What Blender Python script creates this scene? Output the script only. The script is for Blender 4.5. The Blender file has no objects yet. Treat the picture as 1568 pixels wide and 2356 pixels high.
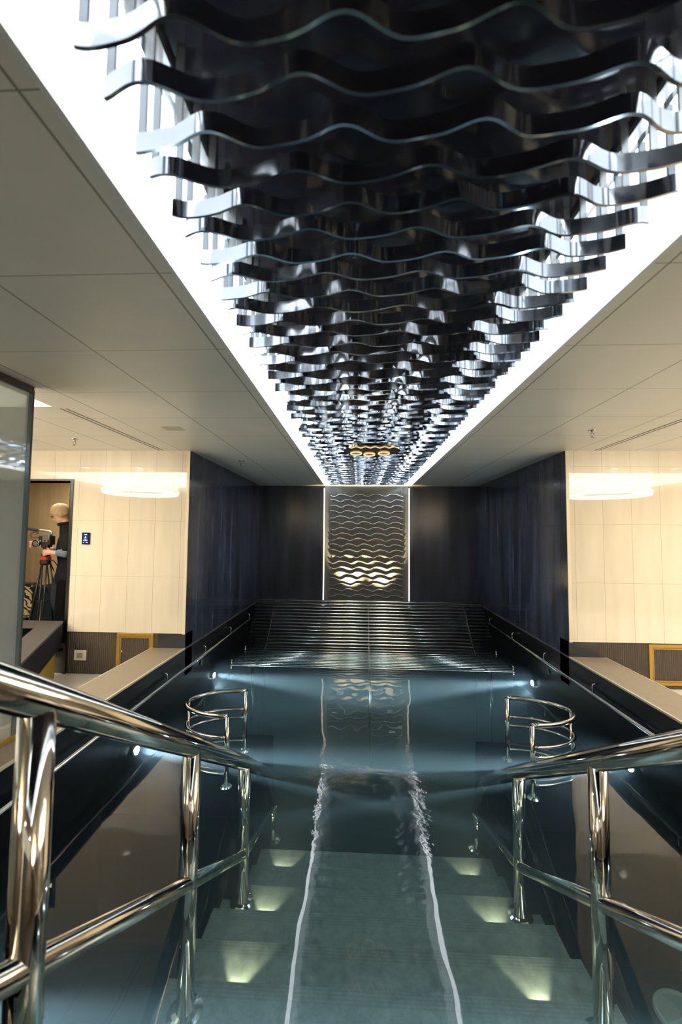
import bpy, bmesh, math, random
from mathutils import Vector, Matrix
random.seed(7)
PI = math.pi
scn = bpy.context.scene
COL = scn.collection
# ------------------------------------------------------------ camera
F_PX, YAW, PIT, ROL = 930.0, .0446, .0553, .009
CAM = Vector((-.163, 0, 1.6))
def cam_axes():
    cy, sy, cp, sp, cr, sr = math.cos(YAW), math.sin(YAW), math.cos(PIT), math.sin(PIT), math.cos(ROL), math.sin(ROL)
    def ray(u, w, d):
        a = u*cr - w*sr; v = u*sr + w*cr
        Z = v*cp + d*sp; d2 = d*cp - v*sp
        return Vector((a*cy - d2*sy, a*sy + d2*cy, Z))
    return ray(1, 0, 0), ray(0, 1, 0), ray(0, 0, 1)
R_, U_, D_ = cam_axes()
cd = bpy.data.cameras.new('camera'); co = bpy.data.objects.new('camera', cd); COL.objects.link(co)
m = Matrix((R_, U_, -D_)).transposed().to_4x4(); m.translation = CAM
co.matrix_world = m
cd.sensor_fit = 'VERTICAL'; cd.sensor_height = 36; cd.sensor_width = 24
cd.lens = F_PX/2356*36
cd.clip_start = .02; cd.clip_end = 60
cd.dof.use_dof = True; cd.dof.focus_distance = 6.0; cd.dof.aperture_fstop = 2.0
scn.camera = co
# ------------------------------------------------------------ world, exposure
w = bpy.data.worlds.new('world'); scn.world = w; w.use_nodes = True
w.node_tree.nodes['Background'].inputs[0].default_value = (.9, .85, .75, 1)
w.node_tree.nodes['Background'].inputs[1].default_value = .02
vs = scn.view_settings
vs.view_transform = 'Standard'; vs.look = 'None'; vs.exposure = 0.55; vs.gamma = 1.0
vs.use_curve_mapping = False
cy = scn.cycles
cy.max_bounces = 10; cy.diffuse_bounces = 3; cy.glossy_bounces = 6; cy.transparent_max_bounces = 16
cy.volume_bounces = 0; cy.sample_clamp_indirect = 6; cy.caustics_reflective = False; cy.caustics_refractive = False
cy.use_denoising = True
cy.volume_max_steps = 32
# light levels
E_SLOT = 8.0          # downward LED strip of the ceiling slot
E_VOID = 60.0          # tubes lighting the void above the ribbons
P_COVE = 30.0         # warm coves beside the pool
P_DOWN = 10.0         # downlights at the beige walls
P_POOL = 1500.0         # underwater lamps
P_STEP = 10.0          # lamps in the stair risers
P_NICHE = 700.0         # warm uplights at the foot of the niche
P_UP = 88.0           # added, unseen area lights that brighten the side ceilings
VOL = .125
def light(name, typ, loc, target=None, energy=10, color=(1, 1, 1), **k):
    l = bpy.data.lights.new(name, typ); l.energy = energy; l.color = color
    for a, b in k.items(): setattr(l, a, b)
    o = bpy.data.objects.new(name, l); COL.objects.link(o); o.location = loc
    if target is not None:
        o.rotation_euler = (Vector(target) - Vector(loc)).to_track_quat('-Z', 'Y').to_euler()
    return o
YF_ = 7.83
for sx in (-1, 1):
    light('cove_light', 'AREA', (sx*3.9, 1.9, 2.785), (sx*3.9, 1.9, 0), P_COVE, (1, .90, .74), shape='RECTANGLE', size=2.3, size_y=1.7)
    for x in (2.55, 3.35, 4.15):
        light('downlight_beam', 'SPOT', (sx*x, 3.35, 2.52), (sx*x, 4.5, .9), P_DOWN, (1, .89, .72), spot_size=1.9, spot_blend=1, shadow_soft_size=.05)
    for y in (1.65, 3.53, 5.41):  # the pair closest to the viewer is added out of view, for near haze
        light('pool_lamp_beam', 'SPOT', (sx*2.05, y, -.285), (0, y + .02, -.46), P_POOL*(.5 if y < 2 else 1), (.82, .95, .97), spot_size=math.radians(16), spot_blend=1, shadow_soft_size=.03)
        light('pool_lamp_fill', 'SPOT', (sx*2.05, y, -.45 if y > 5 else -.285), (sx*1.4, y, (.1 if y > 2 else -.5)), {5.41: 14, 3.53: 16, 1.65: 6}[y], (.80, .93, 1), spot_size=2.7, spot_blend=.6, shadow_soft_size=.03)  # second wide spot added per lamp to lift haze, drains and alcove ceiling
    light('niche_uplight', 'SPOT', (sx*.30 - .02, YF_ - .40, .35), (sx*.28 - .02, YF_ + .04, 1.10), P_NICHE, (1, .80, .42), spot_size=1.15, spot_blend=1, shadow_soft_size=.02)
for sx in (-1, 1):
    light('ceiling_fill', 'AREA', (sx*4.5, 1.3, 1.95), (sx*4.5, 1.3, 3), P_UP, (1, .95, .84), shape='RECTANGLE', size=1.6, size_y=2.6)  # no lamp stands here: added fill aimed up at the ceiling
light('room_light', 'AREA', (-4.2, 5.1, 2.4), (-4.2, 5.3, 0), 13, (1, .85, .62), size=.8)
light('hall_light', 'AREA', (0, -2.6, 2.45), (0, -1.2, 0), 5, (1, .90, .74), shape='RECTANGLE', size=3.5, size_y=1)

# ------------------------------------------------------------ helpers
class MB:
    def __init__(s): s.v = []; s.f = []; s.sm = []
    def add(s, vs, fs, smooth=False):
        n = len(s.v); s.v += [tuple(p) for p in vs]
        for f in fs: s.f.append([i + n for i in f]); s.sm.append(smooth)
        return s
    def box(s, x0, x1, y0, y1, z0, z1):
        x0, x1 = min(x0, x1), max(x0, x1); y0, y1 = min(y0, y1), max(y0, y1); z0, z1 = min(z0, z1), max(z0, z1)
        return s.add([(x, y, z) for z in (z0, z1) for y in (y0, y1) for x in (x0, x1)],
                     [(0, 2, 3, 1), (4, 5, 7, 6), (0, 1, 5, 4), (2, 6, 7, 3), (0, 4, 6, 2), (1, 3, 7, 5)])
    def tube(s, path, r, n=16, closed=False, caps=True):
        P = [Vector(p) for p in path]; N = len(P)
        rr = r if isinstance(r, (list, tuple)) else [r]*N
        T = []
        for i in range(N):
            a = P[(i - 1) % N] if (closed or i > 0) else P[i]; b = P[(i + 1) % N] if (closed or i < N - 1) else P[i]
            T.append((b - a).normalized())
        ref = Vector((0, 0, 1)) if abs(T[0].z) < .9 else Vector((1, 0, 0))
        nrm = (ref - T[0]*ref.dot(T[0])).normalized(); V = []
        for i in range(N):
            nrm = (nrm - T[i]*nrm.dot(T[i])).normalized(); b = T[i].cross(nrm)
            for k in range(n):
                a = 2*PI*k/n; V.append(P[i] + (nrm*math.cos(a) + b*math.sin(a))*rr[i])
        Fs = []
        for i in range(N if closed else N - 1):
            j = (i + 1) % N
            for k in range(n):
                k2 = (k + 1) % n; Fs.append((i*n + k, i*n + k2, j*n + k2, j*n + k))
        s.add(V, Fs, True)
        if not closed and caps:
            q = len(s.v) - N*n
            s.f.append([q + k for k in range(n)][::-1]); s.sm.append(False)
            s.f.append([q + (N - 1)*n + k for k in range(n)]); s.sm.append(False)
        return s
    def lathe(s, c, prof, n=32, axis='z'):
        V = []; m = len(prof)
        for r, h in prof:
            for k in range(n):
                a = 2*PI*k/n; p = (r*math.cos(a), r*math.sin(a), h)
                if axis == 'x': p = (h, p[0], p[1])
                if axis == 'y': p = (p[0], h, p[1])
                V.append((c[0] + p[0], c[1] + p[1], c[2] + p[2]))
        Fs = [(i*n + k, i*n + (k + 1) % n, (i + 1)*n + (k + 1) % n, (i + 1)*n + k) for i in range(m - 1) for k in range(n)]
        Fs.append(tuple(range(n))[::-1]); Fs.append(tuple((m - 1)*n + k for k in range(n)))
        return s.add(V, Fs, False)
    def ellipsoid(s, c, rx, ry, rz, nu=20, nv=12, rot=None):
        V = [];
        for j in range(nv + 1):
            t = PI*j/nv
            for i in range(nu):
                a = 2*PI*i/nu; p = Vector((rx*math.sin(t)*math.cos(a), ry*math.sin(t)*math.sin(a), rz*math.cos(t)))
                if rot: p = rot @ p
                V.append(Vector(c) + p)
        Fs = [(j*nu + i, (j + 1)*nu + i, (j + 1)*nu + (i + 1) % nu, j*nu + (i + 1) % nu) for j in range(nv) for i in range(nu)]
        return s.add(V, Fs, True)
    def build(s, name, mat, parent=None, bevel=0):
        me = bpy.data.meshes.new(name); me.from_pydata(s.v, [], s.f)
        me.polygons.foreach_set('use_smooth', s.sm)
        me.materials.append(mat); me.validate()
        bm = bmesh.new(); bm.from_mesh(me); bmesh.ops.remove_doubles(bm, verts=bm.verts, dist=1e-6)
        bmesh.ops.recalc_face_normals(bm, faces=bm.faces); bm.to_mesh(me); bm.free()
        o = bpy.data.objects.new(name, me); COL.objects.link(o)
        if parent: o.parent = parent; o.matrix_parent_inverse = Matrix.Translation(-parent.location)
        if bevel:
            b = o.modifiers.new('bevel', 'BEVEL'); b.width = bevel; b.segments = 2; b.limit_method = 'ANGLE'
        return o
def empty(name, loc=(0, 0, 0)):
    o = bpy.data.objects.new(name, None); COL.objects.link(o); o.location = loc; o.empty_display_size = .05
    return o
def tag(o, label=None, cat=None, group=None, kind=None):
    if label: o['label'] = label
    if cat: o['category'] = cat
    if group: o['group'] = group
    if kind: o['kind'] = kind
    return o
def struct(o, label=None):
    o['kind'] = 'structure'
    if label: o['label'] = label
    return o
def fillet(pts, rad, n=6):
    P = [Vector(p) for p in pts]; out = [P[0]]
    for i in range(1, len(P) - 1):
        a, b, c = P[i-1], P[i], P[i+1]; r = min(rad, (a-b).length*.48, (c-b).length*.48)
        p, q = b + (a-b).normalized()*r, b + (c-b).normalized()*r
        for k in range(n + 1):
            t = k/n; out.append(p*(1-t)**2 + b*2*t*(1-t) + q*t*t)
    out.append(P[-1]); return out
ONES = ['', 'first', 'second', 'third', 'fourth', 'fifth', 'sixth', 'seventh', 'eighth', 'ninth', 'tenth', 'eleventh', 'twelfth', 'thirteenth', 'fourteenth', 'fifteenth', 'sixteenth', 'seventeenth', 'eighteenth', 'nineteenth']
TENS = {20: ('twentieth', 'twenty'), 30: ('thirtieth', 'thirty'), 40: ('fortieth', 'forty'), 50: ('fiftieth', 'fifty'), 60: ('sixtieth', 'sixty'), 70: ('seventieth', 'seventy')}
def ordinal(k):
    if k < 20: return ONES[k]
    t = k//10*10
    return TENS[t][0] if k == t else TENS[t][1] + '-' + ONES[k - t]

# ------------------------------------------------------------ materials
def new_mat(name):
    m = bpy.data.materials.new(name); m.use_nodes = True; return m, m.node_tree.nodes, m.node_tree.links, m.node_tree.nodes['Principled BSDF']
def mat(name, col, rough=.5, metal=0, spec=.5, emis=0, ecol=None, noise=0, nscale=8):
    m, N, L, b = new_mat(name)
    b.inputs['Base Color'].default_value = (*col, 1); b.inputs['Roughness'].default_value = rough
    b.inputs['Metallic'].default_value = metal; b.inputs['Specular IOR Level'].default_value = spec
    if emis: b.inputs['Emission Color'].default_value = (*(ecol or col), 1); b.inputs['Emission Strength'].default_value = emis
    if noise:
        t = N.new('ShaderNodeTexNoise'); t.inputs['Scale'].default_value = nscale; t.inputs['Detail'].default_value = 4
        g = N.new('ShaderNodeNewGeometry'); L.new(g.outputs['Position'], t.inputs['Vector'])
        r = N.new('ShaderNodeMapRange'); r.inputs['To Min'].default_value = 1 - noise; r.inputs['To Max'].default_value = 1 + noise
        L.new(t.outputs['Fac'], r.inputs['Value'])
        x = N.new('ShaderNodeVectorMath'); x.operation = 'SCALE'; x.inputs[0].default_value = col
        L.new(r.outputs[0], x.inputs['Scale']); L.new(x.outputs[0], b.inputs['Base Color'])
    return m
def math_n(N, L, op, a, b=None, c=None):
    n = N.new('ShaderNodeMath'); n.operation = op
    for i, x in enumerate((a, b, c)):
        if x is None: continue
        if isinstance(x, (int, float)): n.inputs[i].default_value = x
        else: L.new(x, n.inputs[i])
    return n.outputs[0]
def joints(N, L, pos, axis, step, off, wid):
    s = N.new('ShaderNodeSeparateXYZ'); L.new(pos, s.inputs[0]); v = s.outputs[axis]
    if axis == 0 and off is None:
        pass
    t = math_n(N, L, 'FRACT', math_n(N, L, 'DIVIDE', math_n(N, L, 'SUBTRACT', v, off), step))
    d = math_n(N, L, 'MINIMUM', t, math_n(N, L, 'SUBTRACT', 1.0, t))
    return math_n(N, L, 'LESS_THAN', d, wid/step/2)
def tiled(name, base, joint, axes, rough=.3, spec=.5, var=.04, streak=None, mirror_x=False, coat=0):
    """axes: list of (axis, step, offset, width)"""
    m, N, L, b = new_mat(name)
    g = N.new('ShaderNodeNewGeometry'); pos = g.outputs['Position']
    if mirror_x:
        a = N.new('ShaderNodeVectorMath'); a.operation = 'ABSOLUTE'; L.new(pos, a.inputs[0]); pj = a.outputs[0]
    else: pj = pos
    mask = None
    for (ax, st, of, wd) in axes:
        j = joints(N, L, pj, ax, st, of, wd)
        mask = j if mask is None else math_n(N, L, 'MAXIMUM', mask, j)
    mp = N.new('ShaderNodeMapping'); L.new(pos, mp.inputs[0])
    mp.inputs['Scale'].default_value = streak or (4, 4, 4)
    t = N.new('ShaderNodeTexNoise'); t.inputs['Scale'].default_value = 1; t.inputs['Detail'].default_value = 5; L.new(mp.outputs[0], t.inputs['Vector'])
    r = N.new('ShaderNodeMapRange'); r.inputs['From Min'].default_value = .3; r.inputs['From Max'].default_value = .7
    r.inputs['To Min'].default_value = 1 - var; r.inputs['To Max'].default_value = 1 + var; L.new(t.outputs['Fac'], r.inputs['Value'])
    x = N.new('ShaderNodeVectorMath'); x.operation = 'SCALE'; x.inputs[0].default_value = base; L.new(r.outputs[0], x.inputs['Scale'])
    mx = N.new('ShaderNodeMix'); mx.data_type = 'RGBA'; L.new(mask, mx.inputs[0]); L.new(x.outputs[0], mx.inputs[6]); mx.inputs[7].default_value = (*joint, 1)
    L.new(mx.outputs[2], b.inputs['Base Color'])
    b.inputs['Roughness'].default_value = rough; b.inputs['Specular IOR Level'].default_value = spec
    return m
M = {}
M['ceil'] = tiled('ceiling_panels', (.80, .77, .69), (.26, .25, .20), [(0, .65, .897, .008), (1, .607, 1.996, .004)], rough=.35, spec=.4, var=.02, mirror_x=True)
M['beige'] = tiled('beige_tiles', (.78, .70, .56), (.50, .42, .31), [(0, .302, 2.188, .004), (2, .633, .467, .003)], rough=.025, spec=.9, var=.05, streak=(9, 9, 1.2), mirror_x=True)
M['beige_edge'] = mat('beige_edge', (.82, .72, .52), .3)
M['dark'] = tiled('dark_marble', (.034, .043, .072), (.035, .038, .045), [(2, .63, .467, .003), (1, 1.2, 4.52, .002)], rough=.16, spec=.45, var=.75, streak=(7, 7, .7))
M['dark_back'] = tiled('dark_marble_back', (.040, .044, .060), (.034, .036, .040), [(2, .63, .467, .003)], rough=.20, spec=.45, var=.4, streak=(4, 4, .5))
M['black'] = mat('black_stone', (.004, .005, .007), .28, spec=.3)
M['black_matte'] = mat('black_basin', (.010, .016, .020), .6, spec=.1)
M['stone'] = mat('coping_stone', (.27, .22, .165), .45, noise=.12, nscale=30)
M['stone_edge'] = mat('coping_edge', (.60, .55, .45), .35)
M['floor'] = mat('deck_floor', (.74, .70, .62), .35, noise=.05)
M['white'] = mat('white_paint', (.88, .90, .92), .5)
M['fascia'] = mat('fascia_paint', (.80, .81, .80), .5)
M['led'] = mat('led_strip', (.9, .95, 1), .5, emis=E_SLOT, ecol=(.90, .96, 1))
M['tube'] = mat('led_tube', (.9, .95, 1), .5, emis=E_VOID, ecol=(.91, .965, 1))
M['ledwarm'] = mat('led_strip_warm', (1, .9, .7), .5, emis=1.15, ecol=(1, .93, .80))
M['ribbon'] = mat('ribbon_lacquer', (.50, .53, .57), .08, metal=1)
M['panel'] = mat('black_mirror_panel', (.004, .004, .006), .10, spec=.6)
M['steel_dark'] = mat('dark_steel', (.10, .11, .12), .3, metal=1)
M['steel'] = mat('polished_steel', (.60, .58, .53), .06, metal=1)
M['steel_sat'] = mat('satin_steel', (.55, .56, .57), .25, metal=1)
M['brass'] = mat('brass', (.50, .31, .075), .38, metal=.55)
M['gold'] = mat('gold_glint', (1, .72, .38), .2, metal=1, emis=.7, ecol=(1, .70, .36))  # golden glints of the supposed oval reflection, given their own glow
M['bronze'] = mat('dark_bronze', (.05, .035, .02), .15, metal=1)
M['skirt'] = None
def ribbed():
    m, N, L, b = new_mat('ribbed_skirting')
    g = N.new('ShaderNodeNewGeometry'); s = N.new('ShaderNodeSeparateXYZ'); L.new(g.outputs['Position'], s.inputs[0])
    t = math_n(N, L, 'SINE', math_n(N, L, 'MULTIPLY', s.outputs[0], 2*PI/.022))
    r = N.new('ShaderNodeMapRange'); L.new(t, r.inputs['Value']); r.inputs['From Min'].default_value = -1
    r.inputs['To Min'].default_value = .75; r.inputs['To Max'].default_value = 1.2
    n = N.new('ShaderNodeTexNoise'); mp = N.new('ShaderNodeMapping'); mp.inputs['Scale'].default_value = (30, 1, 2); L.new(g.outputs['Position'], mp.inputs[0]); L.new(mp.outputs[0], n.inputs['Vector'])
    r2 = math_n(N, L, 'MULTIPLY', r.outputs[0], math_n(N, L, 'ADD', n.outputs['Fac'], .5))
    x = N.new('ShaderNodeVectorMath'); x.operation = 'SCALE'; x.inputs[0].default_value = (.085, .068, .052); L.new(r2, x.inputs['Scale'])
    L.new(x.outputs[0], b.inputs['Base Color']); b.inputs['Roughness'].default_value = .5
    bp = N.new('ShaderNodeBump'); bp.inputs['Distance'].default_value = .003; L.new(t, bp.inputs['Height']); L.new(bp.outputs[0], b.inputs['Normal'])
    return m
M['skirt'] = ribbed()
Y0, DY, Z0, DZ = 2.23, .334, -.75, -.116
def step_mat():
    m, N, L, b = new_mat('step_stone')
    g = N.new('ShaderNodeNewGeometry'); s = N.new('ShaderNodeSeparateXYZ'); L.new(g.outputs['Position'], s.inputs[0])
    t = math_n(N, L, 'FRACT', math_n(N, L, 'DIVIDE', math_n(N, L, 'SUBTRACT', s.outputs[1], Y0), DY))
    near = math_n(N, L, 'MULTIPLY', math_n(N, L, 'GREATER_THAN', t, .76), math_n(N, L, 'LESS_THAN', t, .97))
    wv = math_n(N, L, 'SINE', math_n(N, L, 'MULTIPLY', t, 2*PI*17))
    gr = math_n(N, L, 'MULTIPLY', near, math_n(N, L, 'GREATER_THAN', wv, .1))
    n = N.new('ShaderNodeTexNoise'); n.inputs['Scale'].default_value = 14; n.inputs['Detail'].default_value = 8; n.inputs['Roughness'].default_value = .7
    L.new(g.outputs['Position'], n.inputs['Vector'])
    r = N.new('ShaderNodeMapRange'); L.new(n.outputs['Fac'], r.inputs['Value']); r.inputs['From Min'].default_value = .3; r.inputs['From Max'].default_value = .7
    r.inputs['To Min'].default_value = .55; r.inputs['To Max'].default_value = 1.45
    k = math_n(N, L, 'MULTIPLY', r.outputs[0], math_n(N, L, 'SUBTRACT', 1.0, math_n(N, L, 'MULTIPLY', gr, .22)))
    x = N.new('ShaderNodeVectorMath'); x.operation = 'SCALE'; x.inputs[0].default_value = (.125, .15, .155); L.new(k, x.inputs['Scale'])
    L.new(x.outputs[0], b.inputs['Base Color']); b.inputs['Roughness'].default_value = .55
    return m
M['step'] = step_mat()
def water_mat():
    m = bpy.data.materials.new('pool_water'); m.use_nodes = True; N, L = m.node_tree.nodes, m.node_tree.links
    N.remove(N['Principled BSDF']); out = N['Material Output']
    tr = N.new('ShaderNodeBsdfTransparent'); tr.inputs[0].default_value = (.80, .93, .95, 1)
    gl = N.new('ShaderNodeBsdfGlossy'); gl.inputs['Roughness'].default_value = .0; gl.inputs[0].default_value = (1, 1, 1, 1)
    fr = N.new('ShaderNodeFresnel'); fr.inputs['IOR'].default_value = 1.36
    g = N.new('ShaderNodeNewGeometry'); pos = g.outputs['Position']
    mx = N.new('ShaderNodeMixShader'); L.new(math_n(N, L, 'MULTIPLY', fr.outputs[0], math_n(N, L, 'SUBTRACT', 1.0, g.outputs['Backfacing'])), mx.inputs[0]); L.new(tr.outputs[0], mx.inputs[1]); L.new(gl.outputs[0], mx.inputs[2])
    n1 = N.new('ShaderNodeTexNoise'); n1.inputs['Scale'].default_value = 1.9; n1.inputs['Detail'].default_value = 1.5; L.new(pos, n1.inputs['Vector'])
    n2 = N.new('ShaderNodeTexNoise'); n2.inputs['Scale'].default_value = 13; n2.inputs['Detail'].default_value = 4; L.new(pos, n2.inputs['Vector'])
    # a turbulent patch in the middle of the pool, where the jets stir the surface
    sp = N.new('ShaderNodeSeparateXYZ'); L.new(pos, sp.inputs[0])
    dx = math_n(N, L, 'ABSOLUTE', math_n(N, L, 'SUBTRACT', math_n(N, L, 'ABSOLUTE', sp.outputs[0]), .30))
    dy = math_n(N, L, 'ABSOLUTE', math_n(N, L, 'SUBTRACT', sp.outputs[1], 2.95))
    mxx = N.new('ShaderNodeMapRange'); mxx.interpolation_type = 'SMOOTHSTEP'; L.new(dx, mxx.inputs['Value']); mxx.inputs['From Min'].default_value = .0; mxx.inputs['From Max'].default_value = .28; mxx.inputs['To Min'].default_value = 1; mxx.inputs['To Max'].default_value = 0
    myy = N.new('ShaderNodeMapRange'); myy.interpolation_type = 'SMOOTHSTEP'; L.new(dy, myy.inputs['Value']); myy.inputs['From Min'].default_value = .25; myy.inputs['From Max'].default_value = .8; myy.inputs['To Min'].default_value = 1; myy.inputs['To Max'].default_value = 0
    patch = math_n(N, L, 'MULTIPLY', mxx.outputs[0], myy.outputs[0])
    h = math_n(N, L, 'ADD', math_n(N, L, 'MULTIPLY', n1.outputs['Fac'], .0062), math_n(N, L, 'MULTIPLY', n2.outputs['Fac'], math_n(N, L, 'ADD', math_n(N, L, 'MULTIPLY', patch, .0022), .00003)))
    bp = N.new('ShaderNodeBump'); bp.inputs['Distance'].default_value = 1; bp.inputs['Strength'].default_value = 1
    L.new(h, bp.inputs['Height']); L.new(bp.outputs[0], gl.inputs['Normal']); L.new(bp.outputs[0], fr.inputs['Normal'])
    L.new(mx.outputs[0], out.inputs['Surface'])
    vsn = N.new('ShaderNodeVolumeScatter'); vsn.inputs['Color'].default_value = (.66, .84, 1, 1); vsn.inputs['Density'].default_value = VOL; vsn.inputs['Anisotropy'].default_value = .1
    va = N.new('ShaderNodeVolumeAbsorption'); va.inputs['Color'].default_value = (.5, .84, .90, 1); va.inputs['Density'].default_value = .16
    ad = N.new('ShaderNodeAddShader'); L.new(vsn.outputs[0], ad.inputs[0]); L.new(va.outputs[0], ad.inputs[1]); L.new(ad.outputs[0], out.inputs['Volume'])
    return m
M['water'] = water_mat()
def glass_mat():
    m = bpy.data.materials.new('screen_glass'); m.use_nodes = True; N, L = m.node_tree.nodes, m.node_tree.links
    N.remove(N['Principled BSDF']); out = N['Material Output']
    tr = N.new('ShaderNodeBsdfTransparent'); tr.inputs[0].default_value = (.70, .74, .72, 1)
    gl = N.new('ShaderNodeBsdfGlossy'); gl.inputs['Roughness'].default_value = .03; gl.inputs[0].default_value = (.9, .92, .9, 1)
    df = N.new('ShaderNodeBsdfDiffuse'); df.inputs[0].default_value = (.55, .56, .52, 1)
    a = N.new('ShaderNodeMixShader'); a.inputs[0].default_value = .38; L.new(tr.outputs[0], a.inputs[1]); L.new(gl.outputs[0], a.inputs[2])
    b = N.new('ShaderNodeMixShader'); b.inputs[0].default_value = .42; L.new(a.outputs[0], b.inputs[1]); L.new(df.outputs[0], b.inputs[2])
    L.new(b.outputs[0], out.inputs['Surface']); return m
M['glass'] = glass_mat()
M['glass_edge'] = mat('glass_edge', (.10, .13, .13), .15)
M['bronze_trim'] = mat('dark_trim', (.06, .05, .04), .35)

# ------------------------------------------------------------ structure
ZC, ZCOP, WZ = 2.5425, .31, -.155
YN, YF, W = 4.52, 7.83, 2.10
SL = .835
b = MB()
for s in (-1, 1):
    b.box(s*SL, s*2.48, -3.2, YN, ZC, ZC + .03)
    b.box(s*2.48, s*6.0, 2.90, YN, ZC, ZC + .03)
    b.box(s*2.48, s*6.0, -3.2, .8, ZC, ZC + .03)
    b.box(s*5.3, s*6.0, .8, 2.90, ZC, ZC + .03)
    b.box(s*SL, s*W, YN, YF, ZC, ZC + .03)
b.box(-SL, SL, -3.2, -1.5, ZC, ZC + .03)
struct(b.build('ceiling', M['ceil']))
# slot fascia, void above
for i, s in enumerate((-1, 1)):
    b = MB(); b.box(s*(SL - .005), s*(SL + .012), -1.5, YF - .001, ZC - .003, 2.578); b.box(s*SL, s*(SL + .16), -1.5, YF, 2.592, 2.61)
    struct(b.build('trim_%d' % (i + 1), M['fascia']))
    b = MB(); b.box(s*(SL + .15), s*(SL + .18), -1.5, YF, 2.60, 3.05)
    struct(b.build('wall_slot_' + ('left', 'right')[i], M['white']))
struct(MB().box(-SL - .18, SL + .18, -1.5, YF, 3.05, 3.08).build('ceiling_slot', M['white']))
struct(MB().box(-SL - .18, SL + .18, -1.53, -1.5, ZC + .03, 3.08).build('wall_slot_front', M['white']))
struct(MB().box(-SL - .18, SL + .18, YF, YF + .03, ZC, 3.08).build('wall_slot_back', M['white']))
# side coves
for i, s in enumerate((-1, 1)):
    b = MB(); x0, x1 = 2.48, 5.3
    b.box(s*(x0 - .03), s*x0, .8, 2.9, ZC + .03, 2.80); b.box(s*x1, s*(x1 + .03), .8, 2.9, ZC + .03, 2.80)
    b.box(s*(x0 - .03), s*(x1 + .03), .77, .8, ZC + .03, 2.80); b.box(s*(x0 - .03), s*(x1 + .03), 2.9, 2.93, ZC + .03, 2.80)
    b.box(s*(x0 - .03), s*(x1 + .03), .77, 2.93, 2.80, 2.83)
    struct(b.build('ceiling_cove_' + ('left', 'right')[i], M['white']))
    c = MB()
    c.box(s*2.62, s*5.2, .86, .90, 2.62, 2.72)
    t = empty('cove_lamp', (s*3.9, .88, 2.67)); c.build('diffuser', mat('cove_led', (1, .95, .85), .5, emis=9, ecol=(1, .94, .84)), t)
    tag(t, 'bright white cove lamp in the recess of the %s ceiling' % ('left', 'right')[i], 'lamp')
# alcove walls
struct(MB().box(-W - .3, -W, YN + .001, YF + .3, ZCOP, ZC).build('wall_left', M['dark']))
struct(MB().box(W, W + .3, YN + .001, YF + .3, ZCOP, ZC).build('wall_right', M['dark']))
b = MB(); b.box(-W, -.84, YF, YF + .3, .30, ZC); b.box(.80, W, YF, YF + .3, .30, ZC); 
struct(b.build('wall_back', M['dark_back']))
# niche in the back wall, 10 cm deep
M['niche'] = mat('niche_panel', (.12, .12, .115), .3, noise=.1, nscale=3)
b = MB(); b.box(-.83, .79, YF + .05, YF + .3, .30, ZC); struct(b.build('wall_niche', M['niche']))
# beige walls
DX0, DX1, DZT = -4.65, -3.475, 2.19
BZ = .47
b = MB(); b.box(-3.475, -W - .01, YN, YN + .2, BZ, ZC); b.box(DX0, DX1, YN, YN + .2, DZT, ZC); b.box(-6, DX0, YN, YN + .2, BZ, ZC)
struct(b.build('wall_far_left', M['beige']))
struct(MB().box(W + .01, 6, YN, YN + .2, BZ, ZC).build('wall_far_right', M['beige']))
b = MB()
for s in (-1, 1): b.box(s*(W + .001), s*(W + .035), YN - .008, YN - .0005, BZ - .005, ZC)
struct(b.build('trim_3', M['beige_edge']))
struct(MB().box(-3.465, -W, YN + .012, YN + .2, 0, BZ).build('baseboard_left', M['skirt']))
struct(MB().box(W, 6, YN + .012, YN + .2, 0, BZ).build('baseboard_right', M['skirt']))
# deck floors beside the pool, hall behind the camera
b = MB()
b.box(-6, -2.46, .2, YN + .02, -.1, 0); b.box(2.46, 6, .2, YN + .02, -.1, 0); struct(b.build('floor', M['floor']))
struct(MB().box(-6, 6, -3.2, .2, -.1, 0).build('floor_hall', mat('hall_floor', (.035, .03, .028), .4)))
struct(MB().box(-6, 6, -3.4, -3.2, 0, ZC).build('wall_front', mat('hall_wall', (.07, .06, .05), .4)))
struct(MB().box(-6.2, -6, -3.2, 4.7, 0, ZC).build('wall_side_left', mat('hall_wall_dark', (.10, .08, .06), .4)))
struct(MB().box(6, 6.2, -3.2, 4.7, 0, ZC).build('wall_side_right', mat('hall_wall_dark_right', (.10, .08, .06), .4)))
# pool basin
b = MB()
for s in (-1, 1): b.box(s*W, s*2.45, .2, YF, -1.6, ZCOP - .02)
b.box(-2.45, 2.45, -.1, .2, -1.6, -.01); b.box(-W, W, YF - .45, YF, -1.6, ZCOP - .02)
struct(b.build('pool_basin', M['black']))
b = MB()
for s in (-1, 1): b.box(s*1.05, s*2.1, 3.1, 4.35, -1.42, -.52)
struct(b.build('pool_ledge', mat('ledge_black', (.003, .004, .005), .9, spec=0)))
struct(MB().box(-2.45, 2.45, .2, YF, -1.6, -1.42).build('pool_floor', M['black_matte']))
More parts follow.
